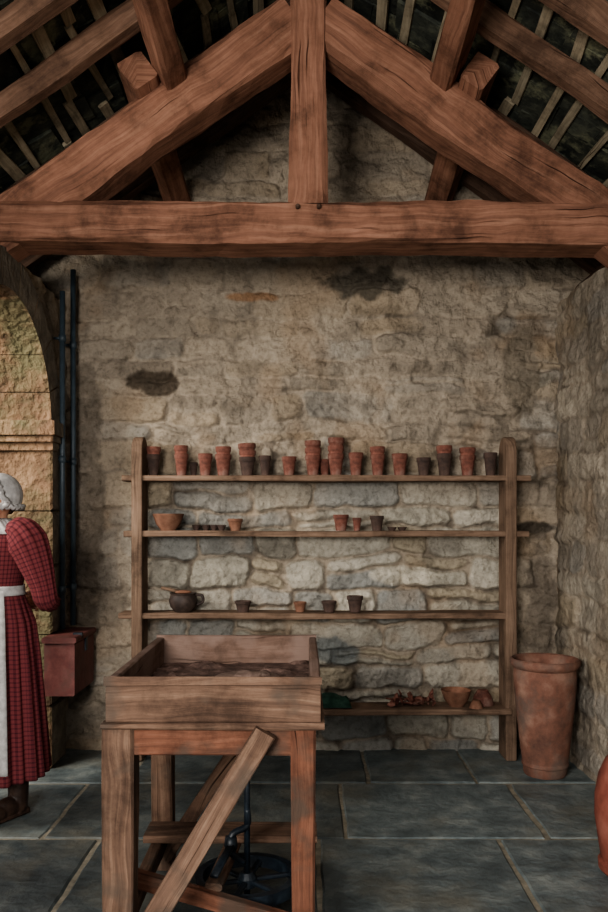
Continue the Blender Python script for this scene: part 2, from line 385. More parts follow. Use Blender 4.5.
# arch stones
def cblock(g,yz,x0,x1):
    c=(sum(p[0] for p in yz)/4,sum(p[1] for p in yz)/4); e=.95
    inn=[(c[0]+(p[0]-c[0])*e,c[1]+(p[1]-c[1])*e) for p in yz]
    V=[(x0,)+p for p in inn]+[(x0-.012*(1 if x0>x1 else -1),)+p for p in yz]+[(x1,)+p for p in yz]
    F=[(0,1,2,3),(8+3,8+2,8+1,8)]
    for i in range(4):
        j=(i+1)%4; F+=[(i,4+i,4+j,j),(4+i,8+i,8+j,4+j)]
    g.add(V,F)
g=Geo(); nV=9
for i in range(nV):
    a0=math.pi*i/nV+.005; a1=math.pi*(i+1)/nV-.005; ro=.80; SB=4
    for k in range(SB):
        b0=a0+(a1-a0)*k/SB; b1=a0+(a1-a0)*(k+1)/SB
        q=[(YA+r*math.cos(a),ZS+r*math.sin(a)) for r,a in ((RA,b0),(ro,b0),(ro,b1),(RA,b1))]
        V=[(XL+.04,)+p for p in q]+[(XL-.52,)+p for p in q]
        F=[(0,1,2,3),(7,6,5,4),(1,5,6,2),(3,7,4,0)]
        if k==0: F.append((0,4,5,1))
        if k==SB-1: F.append((2,6,7,3))
        g.add(V,F)
for side in (1,-1):
    z=0
    k=0
    while z<ZS-.09:
        hgt=min(random.uniform(.3,.46),ZS-.08-z) 
        if ZS-.08-z-hgt<.15: hgt=ZS-.08-z
        wd=.16 if k%2 else .27; 
        ya=YA+side*RA; yb=ya+side*wd
        q=[(ya,z+.003),(yb,z+.003),(yb,z+hgt-.003),(ya,z+hgt-.003)]
        cblock(g,q,XL+.045+random.uniform(-.005,.005),XL-.52); z+=hgt;k+=1
    for (pr,za,zb,xo) in ((.10,-.03,.05,.085),(.07,-.065,-.03,.07),(.03,-.11,-.065,.055)):
        ya=YA+side*(RA-pr); yb=YA+side*(RA+.075)
        cblock(g,[(ya,ZS+za),(yb,ZS+za),(yb,ZS+zb),(ya,ZS+zb)],XL+xo,XL-.54)
o=g.obj('arch_blocks',M_ash,lw); recalc(o); bm=bmesh.new(); bm.from_mesh(o.data); bmesh.ops.remove_doubles(bm,verts=bm.verts,dist=.0005); bm.to_mesh(o.data); bm.free()
o.data.materials.append(M_ashg)
for p in o.data.polygons:
    if p.normal.x>.5: p.material_index=1

# ---------------------------------------------------------------- floor
g=Geo()
rows=[-2.2,-1.4,-.6,.2,1.05,1.85,2.7,3.52,4.26,4.93]
def slab(g,x0,x1,y0,y1):
    z=random.uniform(-.003,.003); t=.008; x0+=random.uniform(-.006,.006)
    cs=[(x0,y0),(x1,y0),(x1,y1),(x0,y1)]; out=[]
    for i in range(4):
        a=cs[i];b=cs[(i+1)%4]; m=8
        nx,ny=-(b[1]-a[1]),(b[0]-a[0]); L=math.hypot(nx,ny); nx/=L;ny/=L
        for k in range(m):
            t0=k/m; w=random.uniform(0,.007)+(.006 if k==0 else 0)
            out.append((a[0]+(b[0]-a[0])*t0+nx*w,a[1]+(b[1]-a[1])*t0+ny*w))
    cx,cy=(x0+x1)/2,(y0+y1)/2; n=len(out)
    def ins(p,e):
        dx,dy=cx-p[0],cy-p[1]; L=math.hypot(dx,dy); return (p[0]+dx/L*e,p[1]+dy/L*e)
    V=[(p[0],p[1],-.05) for p in out]+[(p[0],p[1],z-t) for p in out]+[ins(p,.009)+(z,) for p in out]
    F=[tuple(range(2*n,3*n))]
    for i in range(n):
        j=(i+1)%n; F+=[(i,j,n+j,n+i),(n+i,n+j,2*n+j,2*n+i)]
    g.add(V,F)
for i in range(len(rows)-1):
    y0,y1=rows[i]+.006,rows[i+1]-.006
    if i==7: js=[-2.7,-1.95,-1.15,-.45,.19,1.08,1.7]
    elif i==8: js=[-2.5,-1.6,-.95,-.3,.35,.93,1.7]
    elif i==6: js=[-2.7,-1.75,-.9,.06,.85,1.7]
    else:
        js=[-3.5]
        while js[-1]<2.2: js.append(js[-1]+random.uniform(.6,1.05))
    for a,b in zip(js[:-1],js[1:]): slab(g,a+.006,b-.006,y0,y1)
g.obj('floor',M_flag)
fl=bpy.data.objects['floor']
mesh_obj('floor_mortar_bed',[(-3.6,-2.3,-.008),(2.9,-2.3,-.008),(2.9,4.95,-.008),(-3.6,4.95,-.008)],[(0,1,2,3)],M_mortar,fl)
mesh_obj('ground',[(-14,-14,-.06),(14,-14,-.06),(14,14,-.06),(-14,14,-.06)],[(0,1,2,3)],M_ground)

# ---------------------------------------------------------------- roof truss
YT=3.90
def rl(x,off=0): return ZA+off-SL*abs(x-XC)
tr=empty('roof_truss')
beam('tie_beam',(XL-.35,YT,2.818),(XR+.35,YT,2.812),.24,.195,M_truss,tr,up=(0,0,1),ch=.022,jit=.007,step=.08)
beam('king_post',(XC,YT-.02,2.90),(XC,YT-.02,4.05),.175,.19,M_truss,tr,up=(0,1,0),ch=.018,jit=.006,step=.08)
th=math.atan(SL)
for s,nm in ((-1,'left'),(1,'right')):
    off=-.165-.165
    a=(XC+s*1.72,YT,rl(XC+s*1.72,off)+.0); b=(XC+s*.06,YT,rl(XC+s*.06,off))
    beam('principal_rafter_'+nm,a,b,.20,.238,M_truss,tr,ch=.022,jit=.008,step=.08)
    for (x,z) in ((XC+s*.05,2.875),(XC+s*.0+s*.045,3.98)):
        V,F,UV=lathe_geo([(.010,0),(.011,.03),(.006,.038)],8,(x,YT-.115,z),rot=Matrix.Rotation(math.pi/2,3,'X'))
        mesh_obj('peg',V,F,M_dark,tr)
pu=empty('roof_purlins')
for s,nm in ((-1,'left'),(1,'right')):
    n=Vector((s*SL,0,1)).normalized()
    beam('purlin_front_'+nm,(XC+s*.62,1.0,3.56),(XC+s*.66,4.04,3.52),.11,.14,M_truss,pu,up=n,ch=.012,jit=.004)
    beam('purlin_rear_'+nm,(XC+s*.80,3.74,3.50),(XC+s*.80,4.93,3.34),.13,.16,M_truss,pu,up=n,ch=.012,jit=.004)
    beam('ridge_board_'+nm,(XC+s*.03,1.0,4.11),(XC+s*.03,4.93,4.11),.05,.16,M_dark,pu)
    x=XL-.19 if s<0 else XR+.19
    beam('wall_plate_'+nm,(x,1.0,WT+.06),(x,4.93,WT+.06),.16,.12,M_dark,pu)
cr=empty('common_rafters')
for i,y in enumerate([1.25,1.8,2.3,2.78,3.22,3.62,4.3,4.77]):
    for s in (-1,1):
        m=M_rafter if y<4 else M_dark
        dp=.10 if y<4.6 else .17
        of=dp/2/math.cos(th) if y<4.6 else .0
        beam('rafter_%d'%i,(XC+s*2.0,y,rl(XC+s*2.0,of)),(XC+s*.01,y,rl(XC+s*.01,of)),.085,dp,m,cr,ch=.01,jit=.006)
g=Geo(); gs=Geo()
for s in (-1,1):
    d=Vector((s*math.cos(th),0,-math.sin(th))); n=Vector((s*math.sin(th),0,math.cos(th)))
    base=Vector((XC,0,ZA+.125))
    q=.10
    while q<2.45:
        p=base+d*q+n*.012
        y=1.0
        while y<4.9:
            e=min(y+random.uniform(.4,1.3),4.93)
            g.add(*beam_geo(p+Vector((0,y,0))+d*random.uniform(-.04,.04),p+Vector((0,e-.01,0))+d*random.uniform(-.04,.04),random.uniform(.03,.065),.02,up=n,ch=.003,jit=.003,step=.3)); y=e
        q+=random.uniform(.13,.2)
    q=0.0;
    while q<2.5:
        y=.95
        while y<4.95:
            w=random.uniform(.14,.36); 
            p0=base+d*(q-.03+random.uniform(-.03,.03))+n*.03; p1=base+d*(q+.32+random.uniform(-.03,.03))+n*(.058+random.uniform(-.016,.016))
            gs.add(*beam_geo(p0+Vector((0,y+w/2,0)),p1+Vector((0,y+w/2+random.uniform(-.02,.02),0)),w-.006,.018,up=n,ch=.004,jit=.007,step=.08)); y+=w
        q+=.2
lt=g.obj('roof_battens',M_lath); 
rs_=gs.obj('roof_slates',M_slate)
g=Geo()
for s in (-1,1):
    g.add([(XC,.95,ZA+.25),(XC+s*2.2,.95,ZA+.25-SL*2.2),(XC+s*2.2,5.2,ZA+.25-SL*2.2),(XC,5.2,ZA+.25)],[(0,1,2,3)])
g.obj('roof_light_blocker',M_slate,rs_)  # unseen backing sheet added above the slates to stop light leaking through

# ---------------------------------------------------------------- shelving
sh=empty('shelving_unit',(0.115,4.74,0))
def loc(o,e):
    o.matrix_parent_inverse=Matrix.Translation(-Vector(e.location)); return o
def post(name,x0,x1):
    y0,y1=4.64,4.82; pts=[(y0,0),(y0,1.80)]
    for i in range(1,9):
        a=math.pi-math.pi*i/9; pts.append(((y0+y1)/2+(y1-y0)/2*math.cos(a),1.80+.09*math.sin(a)))
    pts+=[(y1,1.80),(y1,0)]
    n=len(pts); V=[(x0,y,z) for y,z in pts]+[(x1,y,z) for y,z in pts]; o1=random.uniform(0,9)
    UV=[(z+o1,y) for y,z in pts]+[(z+o1,y+.1) for y,z in pts]
    F=[tuple(range(n)),tuple(reversed(range(n,2*n)))]+[(i,i+n,(i+1)%n+n,(i+1)%n) for i in range(n)]
    o=mesh_obj(name,V,F,M_shelf,sh,False,UV)
    bv=o.modifiers.new('b','BEVEL'); bv.width=.008; bv.segments=2; bv.limit_method='ANGLE'
    recalc(o); return loc(o,sh)
post('post_left',-1.003,-.94); post('post_right',1.172,1.236)
SZ=[1.661,1.336,.857,.304]
ex=[(-1.06,1.32),(-1.05,1.31),(-1.08,1.20),(-.94,1.20)]
for i,(z,(a,b)) in enumerate(zip(SZ,ex)):
    loc(board('shelf_%d'%(i+1),a,b,4.652 if i<3 else 4.62,4.825,z-.034,z,M_shelf,sh,jit=.002),sh)

def pot_prof(r,h,t=.006):
    rh=h*.26
    return [(.001,0),(r*.66,0),(r*.9,h-rh),(r*.91,h-rh+.001),(r*1.0,h-rh+.003),(r*1.02,h-.003),(r*.99,h),(r*.99-t,h),(r*.86-t*.5,h-rh),(r*.6-t,t*1.5),(.001,t*1.5)]
def sm(o,ang=40):
    bm=bmesh.new(); bm.from_mesh(o.data); bmesh.ops.recalc_face_normals(bm,faces=bm.faces)
    for e in bm.edges:
        if len(e.link_faces)==2 and e.calc_face_angle(0)>math.radians(ang): e.smooth=False
    bm.to_mesh(o.data); bm.free()
    for p in o.data.polygons: p.use_smooth=True
def pots(name,x,y,z,r,h,n=1,mats=(None,),inv=False):
    g=Geo()
    for k in range(n):
        rr=r*random.uniform(.95,1.03); V,F,UV=lathe_geo(pot_prof(rr,h),28,(0,0,0),wob=.008)
        tilt=Matrix.Rotation(random.uniform(-.03,.03) if k else 0,3,'X')@Matrix.Rotation(random.uniform(-.03,.03) if k else 0,3,'Y')
        V=[tilt@Vector(v)+Vector((0,0,k*h*.36)) for v in V]; g.add(V,F,UV)
    o=g.obj(name,mats[0],None,True); o.location=(x,y,z)
    if len(mats)>1:
        o.data.materials.append(mats[1]); nf=len(o.data.polygons)//n
        for p in o.data.polygons:
            if p.index//nf==0: p.material_index=1
    sm(o); return o
s2=169.5
def PX(px): return (px-304)/s2
T,D=M_terra,M_terrad
top=[(153,27,14,(T,D)),(181,28,14,(T,T)),(205,20,14,(T,)),(223,27,16,(T,T)),(247,30,17,(T,D)),(265,18,12,(D,)),(289,17,15,(T,)),(313,33,16,(T,T)),
 (336,36,16,(T,T)),(356,21,15,(T,)),(378,27,15,(T,T)),(400,20,16,(T,)),(424,16,14,(D,)),(445,28,16,(T,D)),(468,26,16,(T,T)),(491,21,14,(D,)),(325,15,11,(T,)),(192,12,9,(D,))]
for px,h,w,m in top:
    r=w/2/s2; H=(h+2)/s2
    y=4.735 if px not in (325,192) else 4.785
    if h>=26:
        n=3 if h>=30 else 2
        hh=H/(1+.36*(n-1)); pots('terracotta_pot_stack',PX(px),y,SZ[0]+.001,r,hh,n,m)
    else: pots('terracotta_pot',PX(px),y,SZ[0]+.001,r,H,1,m[:1])
for px,h,w,m in [(235,11,15,M_bowl),(341,15,15,T),(357,12,9,T),(377,14,14,D)]:
    pots('terracotta_pot',PX(px),4.73,SZ[1]+.001,w/2/s2,(h+1)/s2,1,(m,))
for px,h,w,m in [(243,9,16,D),(300,8,13,M_bowl),(329,9,15,D),(355,14,17,D)]:
    pots('small_bowl_pot',PX(px),4.72,SZ[2]+.001,w/2/s2,(h+2)/s2,1,(m,))
def bowl(name,x,y,z,r,h,mat,flip=False,tilt=0):
    pr=[(.001,0),(r*.5,0),(r*.52,h*.06),(r*.8,h*.4),(r*.95,h*.8),(r*1.0,h*.9),(r*1.02,h),(r*.96,h),(r*.88,h*.8),(r*.7,h*.4),(r*.4,h*.14),(.001,h*.12)]
    V,F,UV=lathe_geo(pr,32,wob=.012)
    if flip: V=[Vector((v[0],v[1],h-v[2])) for v in V]
    o=mesh_obj(name,V,F,mat,None,True); o.location=(x,y,z+.001); sm(o); return o
bowl('earthenware_bowl',PX(168),4.73,SZ[1],.090,.10,M_bowl)
for px in (195,205,222,213): bowl('clay_saucer',PX(px),4.70+.08*(px%2),SZ[1],.026,.034,M_terrad)
for px in (392,402): bowl('clay_saucer',PX(px),4.72,SZ[1],.028,.022,M_terrad)
bowl('terracotta_bowl',PX(456),4.715,SZ[3],.088,.095,M_bowl)
bowl('upturned_bowl',PX(484),4.755,SZ[3],.066,.085,M_terra,flip=True)
bowl('upturned_bowl',PX(474),4.665,SZ[3],.04,.045,M_bowl,flip=True)
e=empty('handled_cooking_pot',(PX(183),4.73,SZ[2]+.001))
V,F,UV=lathe_geo([(.001,0),(.05,0),(.075,.03),(.085,.065),(.078,.095),(.074,.1),(.08,.112),(.072,.112),(.066,.1),(.07,.06),(.04,.01),(.001,.01)],32); o=mesh_obj('pot_body',V,F,M_black,e,True); sm(o)
P,R=spline([(.07,0,.10),(.11,0,.095),(.115,0,.06),(.08,0,.04)],[.009]*4,5); V,F,UV=tube_geo(P,R,10); mesh_obj('handle',V,F,M_black,e,True)
V,F,UV=tube_geo([(-.03,.0,.118),(-.13,.0,.142)],[.012,.009],8); mesh_obj('spoon_handle',V,F,M_shelf,e,True)
V,F,UV=ell_geo((.0,0,.116),(.05,.03,.012)); mesh_obj('spoon_bowl',V,F,M_bowl,e,True)
g=Geo()
for k in range(13):
    R0=random.uniform(.05,.075); a0=random.uniform(0,6.28); da=random.uniform(.7,1.4); hh_=random.uniform(.035,.06)
    V=[];nn=7
    for lay,rr in ((0,R0),(1,R0-.007)):
        for i in range(nn):
            a=a0+da*i/(nn-1)
            for t in (0,1): V.append(Vector((rr*math.cos(a),rr*math.sin(a),t*hh_*(1 if t==0 else .6+.4*math.sin(i*1.3+k)))))
    F=[]
    for i in range(nn-1):
        F.append((2*i,2*i+1,2*i+3,2*i+2)); F.append((2*nn+2*i,2*nn+2*i+2,2*nn+2*i+3,2*nn+2*i+1))
        F.append((2*i+1,2*nn+2*i+1,2*nn+2*i+3,2*i+3)); F.append((2*i,2*i+2,2*nn+2*i+2,2*nn+2*i))
    F+= [(0,2*nn,2*nn+1,1),(2*nn-2,2*nn-1,4*nn-1,4*nn-2)]
    c=sum(V,Vector())/len(V); rot=Matrix.Rotation(random.uniform(0,6.28),3,'Z')@Matrix.Rotation(random.uniform(.9,1.9),3,'X')@Matrix.Rotation(random.uniform(-.4,.4),3,'Y')
    V=[rot@(v-c)*1.15 for v in V]; mz=min(v.z for v in V); px=-.12+.24*k/12
    V=[v+Vector((px,random.uniform(-.03,.03),-mz+.0+(.022 if k%3==1 else 0))) for v in V]; g.add(V,F)
o=recalc(g.obj('pottery_shards',M_terra,None,False)); o.location=(PX(412),4.715,SZ[3]+.002)
g=Geo() 
nx,ny=34,22
for lay in range(2):
    V=[];F=[]
    for i in range(nx):
        for j in range(ny):
            x=-.11+.22*i/(nx-1); y=-.07+.14*j/(ny-1)
            e2=min(1,min(i,nx-1-i,j,ny-1-j)/3)
            z=.010+lay*.026+e2*(.022+.008*math.sin(x*38+lay*2)+.006*math.sin(y*60+x*30))
            V.append((x*(1-.08*lay)+.004*math.sin(y*80),y*(1-.1*lay)+.004*math.sin(x*70),z if e2>0 else .002+lay*.020))
    F=[(i*ny+j,(i+1)*ny+j,(i+1)*ny+j+1,i*ny+j+1) for i in range(nx-1) for j in range(ny-1)]
    g.add(V,F)
o=g.obj('folded_green_cloth',M_green,None,True); o.location=(PX(332),4.715,SZ[3]+.002)

# ---------------------------------------------------------------- urns
def urn(name,x,y,prof,mat,wob=.006):
    V,F,UV=lathe_geo(prof,48,wob=wob); o=mesh_obj(name,V,F,mat,None,True); o.location=(x,y,0.004); sm(o,35); return o
urn('terracotta_urn',1.325,4.40,[(.001,0),(.108,0),(.115,.012),(.118,.05),(.124,.055),(.125,.07),(.122,.075),(.140,.22),(.156,.38),(.167,.50),(.170,.55),(.166,.582),(.178,.592),(.187,.602),(.190,.615),(.187,.630),(.178,.637),(.166,.63),(.16,.58),(.15,.4),(.105,.03),(.001,.03)],M_urn)
urn('terracotta_forcing_jar',1.31,3.17,[(.001,0),(.125,0),(.135,.012),(.137,.04),(.126,.05),(.136,.12),(.150,.22),(.149,.30),(.135,.38),(.11,.44),(.095,.46),(.098,.475),(.10,.50),(.06,.515),(.028,.525),(.022,.54),(.03,.56),(.02,.575),(.001,.578)],M_urnred)

# ---------------------------------------------------------------- pipes and red box
pp=empty('drain_pipes')
for x,y,zt in ((-1.385,4.80,2.9),(-1.395,4.62,2.72)):
    z0=.77; P=[(x,y,z0),(x,y,zt)]
    V,F,UV=tube_geo(P,[.016,.016],14); mesh_obj('pipe',V,F,M_pipe,pp,True)
    for z in (1.0,1.75,2.45):
        V,F,UV=tube_geo([(x,y,z-.02),(x,y,z-.019),(x,y,z+.019),(x,y,z+.02)],[.017,.021,.021,.017],14); mesh_obj('clip',V,F,M_pipe,pp,True)
        V,F,UV=tube_geo([(x,y,z),(-1.445,y,z)],[.008,.008],8); mesh_obj('bracket',V,F,M_pipe,pp,True)
rb=empty('red_wall_box',(-1.34,4.6,.6))
loc(board('box_body',-1.43,-1.262,4.40,4.80,.43,.72,M_redbox,rb,ch=.006,jit=0),rb)
loc(board('box_lid',-1.44,-1.25,4.388,4.812,.722,.755,M_redbox,rb,ch=.008,jit=0),rb)
loc(board('lid_hinge',-1.30,-1.25,4.50,4.53,.735,.765,M_iron,rb,ch=.004,jit=0),rb)
loc(board('latch',-1.266,-1.252,4.60,4.64,.65,.73,M_iron,rb,ch=.003,jit=0),rb)

# ---------------------------------------------------------------- potter's wheel bench
pw=empty('potters_wheel_bench',(-.28,2.86,0))
def pb(*a,**k): return loc(board(*a,**k),pw)
xl,xr,yf,yb=-.60,.05,2.42,3.29
pb('tray_front',xl,xr,yf,yf+.03,.785,.92,M_table,pw)
pb('tray_back',xl,xr,yb-.03,yb,.785,.93,M_tray,pw)
pb('tray_side_left',xl,xl+.03,yf+.031,yb-.031,.785,.922,M_tray,pw)
pb('tray_side_right',xr-.03,xr,yf+.031,yb-.031,.785,.922,M_tray,pw)
for i in range(4):
    w=(xr-xl-.06)/4; pb('tray_floor_%d'%i,xl+.03+i*w+.001,xl+.03+(i+1)*w-.001,yf+.031,yb-.031,.787,.805,M_tray,pw)
pb('lip_front',xl-.012,xr+.012,yf-.016,yf+.04,.768,.788,M_table,pw)
pb('lip_left',xl-.012,xl+.04,yf+.041,yb+.01,.768,.784,M_table,pw)
pb('lip_right',xr-.04,xr+.012,yf+.041,yb+.01,.768,.784,M_table,pw)
pb('trim_top',xl-.004,xr+.004,yf-.010,yf-.001,.900,.926,M_table,pw)
for nm,a,b,c,d,m in (('leg_1',xl-.012,xl+.083,yf,yf+.09,M_table),('leg_2',xr-.088,xr-.016,yf,yf+.08,M_tablered),('leg_3',xl-.01,xl+.075,yb-.10,yb-.015,M_table),('leg_4',xr-.085,xr-.01,yb-.10,yb-.015,M_table)):
    pb(nm,a,b,c,d,.001,.768,m,pw,ch=.007,jit=.002)
pb('rail_front',xl+.084,xr-.089,yf+.008,yf+.05,.685,.766,M_tablered,pw)
pb('rail_back',xl+.076,xr-.086,yb-.08,yb-.03,.68,.766,M_tablered,pw)
pb('rail_left',xl+.005,xl+.05,yf+.091,yb-.101,.68,.766,M_table,pw)
pb('rail_right',xr-.07,xr-.025,yf+.081,yb-.101,.68,.766,M_tablered,pw)
pb('foot_board',xl-.01,xr-.0,3.03,3.185,.175,.20,M_table,pw)
pb('stretcher_left',xl+.01,xl+.055,yf+.091,yb-.101,.10,.16,M_table,pw)
pb('stretcher_right',xr-.075,xr-.03,yf+.081,yb-.101,.10,.16,M_tablered,pw)
loc(beam('brace_front',(-.115,yf-.022,.765),(-.56,yf-.022,.02),.07,.035,M_table,pw,up=(0,1,0),ch=.005,jit=.002),pw)
loc(beam('brace_back',(-.12,yb-.10,.72),(-.56,yb-.10,.05),.055,.03,M_table,pw,up=(0,1,0),ch=.005,jit=.002),pw)
loc(beam('treadle_bar',(-.585,2.66,.215),(-.02,2.60,.085),.045,.05,M_tablered,pw,ch=.006,jit=.002),pw)
loc(beam('treadle_arm',(-.30,2.64,.185),(-.27,3.10,.16),.06,.025,M_table,pw,ch=.006,jit=.002),pw)
loc(beam('upper_cross_bar',(xl+.05,2.86,.72),(xr-.07,2.86,.72),.08,.05,M_table,pw),pw)
cx,cy=-.205,2.88
V,F,UV=tube_geo([(cx,cy,.03),(cx,cy,.84)],[.011,.011],12); loc(mesh_obj('shaft',V,F,M_iron,pw,True),pw)
g=Geo(); R0=.172; sg=56; zf=.105
prof=[(-.014,-.022),(.012,-.022),(.014,.022),(-.014,.022)]
V=[];F=[]
for i in range(sg):
    a=2*math.pi*i/sg
    for (dr,dz) in prof: V.append((cx+(R0+dr)*math.cos(a),cy+(R0+dr)*math.sin(a),zf+dz))
for i in range(sg):
    for k in range(4):
        F.append((i*4+k,((i+1)%sg)*4+k,((i+1)%sg)*4+(k+1)%4,i*4+(k+1)%4))
g.add(V,F)
for i in range(6):
    a=math.pi*i/3+.3; g.add(*beam_geo((cx+.02*math.cos(a),cy+.02*math.sin(a),zf),(cx+R0*math.cos(a),cy+R0*math.sin(a),zf),.022,.014,ch=.004,jit=0))
g.add(*lathe_geo([(.001,0),(.035,0),(.035,.03),(.022,.05),(.001,.05)],20,(cx,cy,zf-.02)))
loc(recalc(g.obj('flywheel',M_iron,pw)),pw)
g=Geo()
P,R=spline([(cx,cy,.36),(cx-.0,cy-.0,.30),(cx-.05,cy-.03,.28),(cx-.055,cy-.035,.22),(cx-.01,cy-.005,.17)],[.012]*5,5); g.add(*tube_geo(P,R,10))
g.add(*beam_geo((cx-.05,cy-.03,.25),(-.30,2.66,.215),.028,.012,ch=.003,jit=0))
g.add(*lathe_geo([(.001,0),(.02,0),(.024,.02),(.02,.05),(.001,.05)],14,(cx-.055,cy-.035,.225)))
loc(g.obj('crank',M_iron,pw,True),pw)
V,F,UV=lathe_geo([(.001,.0),(.03,.0),(.035,.012),(.115,.014),(.12,.018),(.12,.026),(.112,.030),(.001,.030)],40,(cx,cy,.808)); o=mesh_obj('wheel_head',V,F,M_clay,pw,True); sm(o); loc(o,pw)
nx,ny=80,110
uu,vv=np.meshgrid(np.linspace(xl+.031,xr-.031,nx),np.linspace(yf+.032,yb-.032,ny),indexing='ij')
hh=.806+.022*fbm(uu,vv,6,90,4)+.012*sstep(.55,.75,fbm(uu,vv,14,95,3))
hh=hh-.010*(1-sstep(.10,.2,np.hypot(uu-cx,vv-cy)))
V=np.stack([uu,vv,hh],-1).reshape(-1,3).tolist(); F=[(i*ny+j,(i+1)*ny+j,(i+1)*ny+j+1,i*ny+j+1) for i in range(nx-1) for j in range(ny-1)]
loc(mesh_obj('clay_bed',V,F,M_soil,pw,True),pw)
g=Geo()
for (x,y,z,a,b,c) in ((cx,cy,.842,.05,.045,.013),(cx+.05,cy+.03,.84,.035,.04,.01)):
    V,F,UV=ell_geo((x,y,z),(a,b,c),22,12); V=[(v[0]+.008*math.sin(v[1]*90),v[1]+.008*math.sin(v[0]*80),v[2]+.002*math.sin(v[0]*120+v[1]*90)) for v in V]; g.add(V,F,UV)
loc(g.obj('clay_lumps',M_clay,pw,True),pw)

# ---------------------------------------------------------------- woman in period dress
wo=empty('woman_in_period_dress',(-1.475,3.83,0)); wo.rotation_euler=(0,0,math.radians(-30))
g=Geo()
g.add(*ell_geo((0,.01,1.505),(.074,.092,.098)))
g.add(*ell_geo((0,-.035,1.445),(.056,.058,.062)))
g.add(*ell_geo((0,-.062,1.405),(.026,.026,.022)))
g.add(*capped([(0,-.082,1.505),(0,-.103,1.472)],[.009,.0135],10,3))
g.add(*ell_geo((0,-.085,1.437),(.024,.014,.0065))); g.add(*ell_geo((0,-.084,1.427),(.02,.014,.007)))
g.add(*ell_geo((0,-.07,1.522),(.05,.016,.01)))
EL=[(.15,.005,1.31),(.215,.03,1.18),(.262,.055,1.05)]; FA=[(.262,.055,1.05),(.20,.15,1.01),(.095,.20,1.00)]
for s in (-1,1):
    g.add(*ell_geo((s*.075,.012,1.475),(.011,.02,.031))); g.add(*ell_geo((s*.04,-.062,1.462),(.024,.024,.022)))
g.add(*capped([(0,.02,1.28),(0,.012,1.36),(0,.0,1.44)],[.062,.05,.05],16))
g.add(*ell_geo((0,0,1.23),(.14,.095,.15))); g.add(*ell_geo((0,0,1.06),(.115,.085,.16))); g.add(*ell_geo((0,.01,.9),(.155,.115,.14)))
for s in (-1,1):
    g.add(*capped([(s*.04,.01,1.335),(s*.15,.005,1.32)],[.045,.05],14))
    g.add(*capped([(s*x,y,z) for x,y,z in EL],[.048,.042,.037],14))
    g.add(*capped([(s*x,y,z) for x,y,z in FA],[.037,.034,.024],14))
    g.add(*capped([(s*.08,0,.88),(s*.1,.0,.48),(s*.11,.03,.12)],[.085,.055,.030],14))
body=g.obj('body',M_skin,wo,True)
rm=body.modifiers.new('r','REMESH'); rm.mode='VOXEL'; rm.voxel_size=.0055; rm.use_smooth_shade=True
smo=body.modifiers.new('s','SMOOTH'); smo.iterations=4; smo.factor=.5
for s in (-1,1):
    V,F,UV=ell_geo((s*.031,-.072,1.492),(.0125,.0125,.011)); mesh_obj('eye',V,F,M_eye,wo,True)
    V,F,UV=ell_geo((s*.031,-.082,1.492),(.0055,.004,.0055)); mesh_obj('iris',V,F,M_iris,wo,True)
for s,dy,dz,nm in ((1,0,0,'hand_left'),(-1,.028,-.012,'hand_right')):
    g=Geo()
    def q(x,y,z): return (s*x,-(y+dy)+.012,z+dz-.062)
    g.add(*capped([q(.105,-.185,1.06),q(.07,-.215,1.062),q(.035,-.238,1.06)],[.022,.026,.027],14))
    g.add(*ell_geo(q(.05,-.23,1.06),(.036,.018,.036)))
    for i,ln in enumerate((.92,1.0,.95,.78)):
        z=1.086-i*.0175
        g.add(*capped([q(.03,-.240,z),q(.03-.035*ln,-.256,z-.003),q(.03-.062*ln,-.25,z-.007),q(.03-.08*ln,-.232,z-.01)],[.0095,.009,.008,.007],10,4))
    g.add(*capped([q(.072,-.225,1.083),q(.04,-.244,1.104),q(.012,-.256,1.108)],[.011,.010,.008],10,4))
    o=g.obj(nm,M_skin,wo,True); rm=o.modifiers.new('r','REMESH'); rm.mode='VOXEL'; rm.voxel_size=.003; rm.use_smooth_shade=True
def ringsurf(name,rings,mat,seg=120,a0=0,a1=2*math.pi,pleat=None,closed=True,off=0,th=.003):
    V=[];F=[];UV=[]; n=len(rings); m=seg if closed else seg+1
    for i,(z,rx,ry) in enumerate(rings):
        for j in range(m):
            a=a0+(a1-a0)*j/seg; k=pleat(a,z) if pleat else 0
            V.append(((rx+off+k)*math.cos(a),(ry+off+k)*math.sin(a),z)); UV.append((a*.16,z))
    for i in range(n-1):
        for j in range(seg):
            j2=(j+1)%m if closed else j+1
            F.append((i*m+j,i*m+j2,(i+1)*m+j2,(i+1)*m+j))
    o=mesh_obj(name,V,F,mat,wo,True,UV); so=o.modifiers.new('t','SOLIDIFY'); so.thickness=th; so.offset=0; return o
def sr(z):
    t=(1.07-z)/.94; return (z,.128+.035*min(1,t*6)+.085*t**.8,.108+.045*min(1,t*6)+.095*t**.8)
pl=lambda a,z:(.018*min(1,(1.07-z)*3))*(math.sin(19*a+1.8*math.sin(3*a)+z)*.6+.5*math.sin(8*a+z*2))
zs=[1.075-.885*i/40 for i in range(41)]
ringsurf('skirt',[sr(z) if z<1.07 else (z,.128,.108) for z in zs],M_dress,seg=240,pleat=pl)
ringsurf('bodice',[(1.06,.130,.110),(1.10,.136,.114),(1.16,.152,.126),(1.22,.166,.134),(1.28,.172,.130),(1.325,.165,.112),(1.355,.13,.092),(1.378,.085,.075),(1.39,.066,.066)],M_dress,seg=96,pleat=lambda a,z:.002*math.sin(40*a))
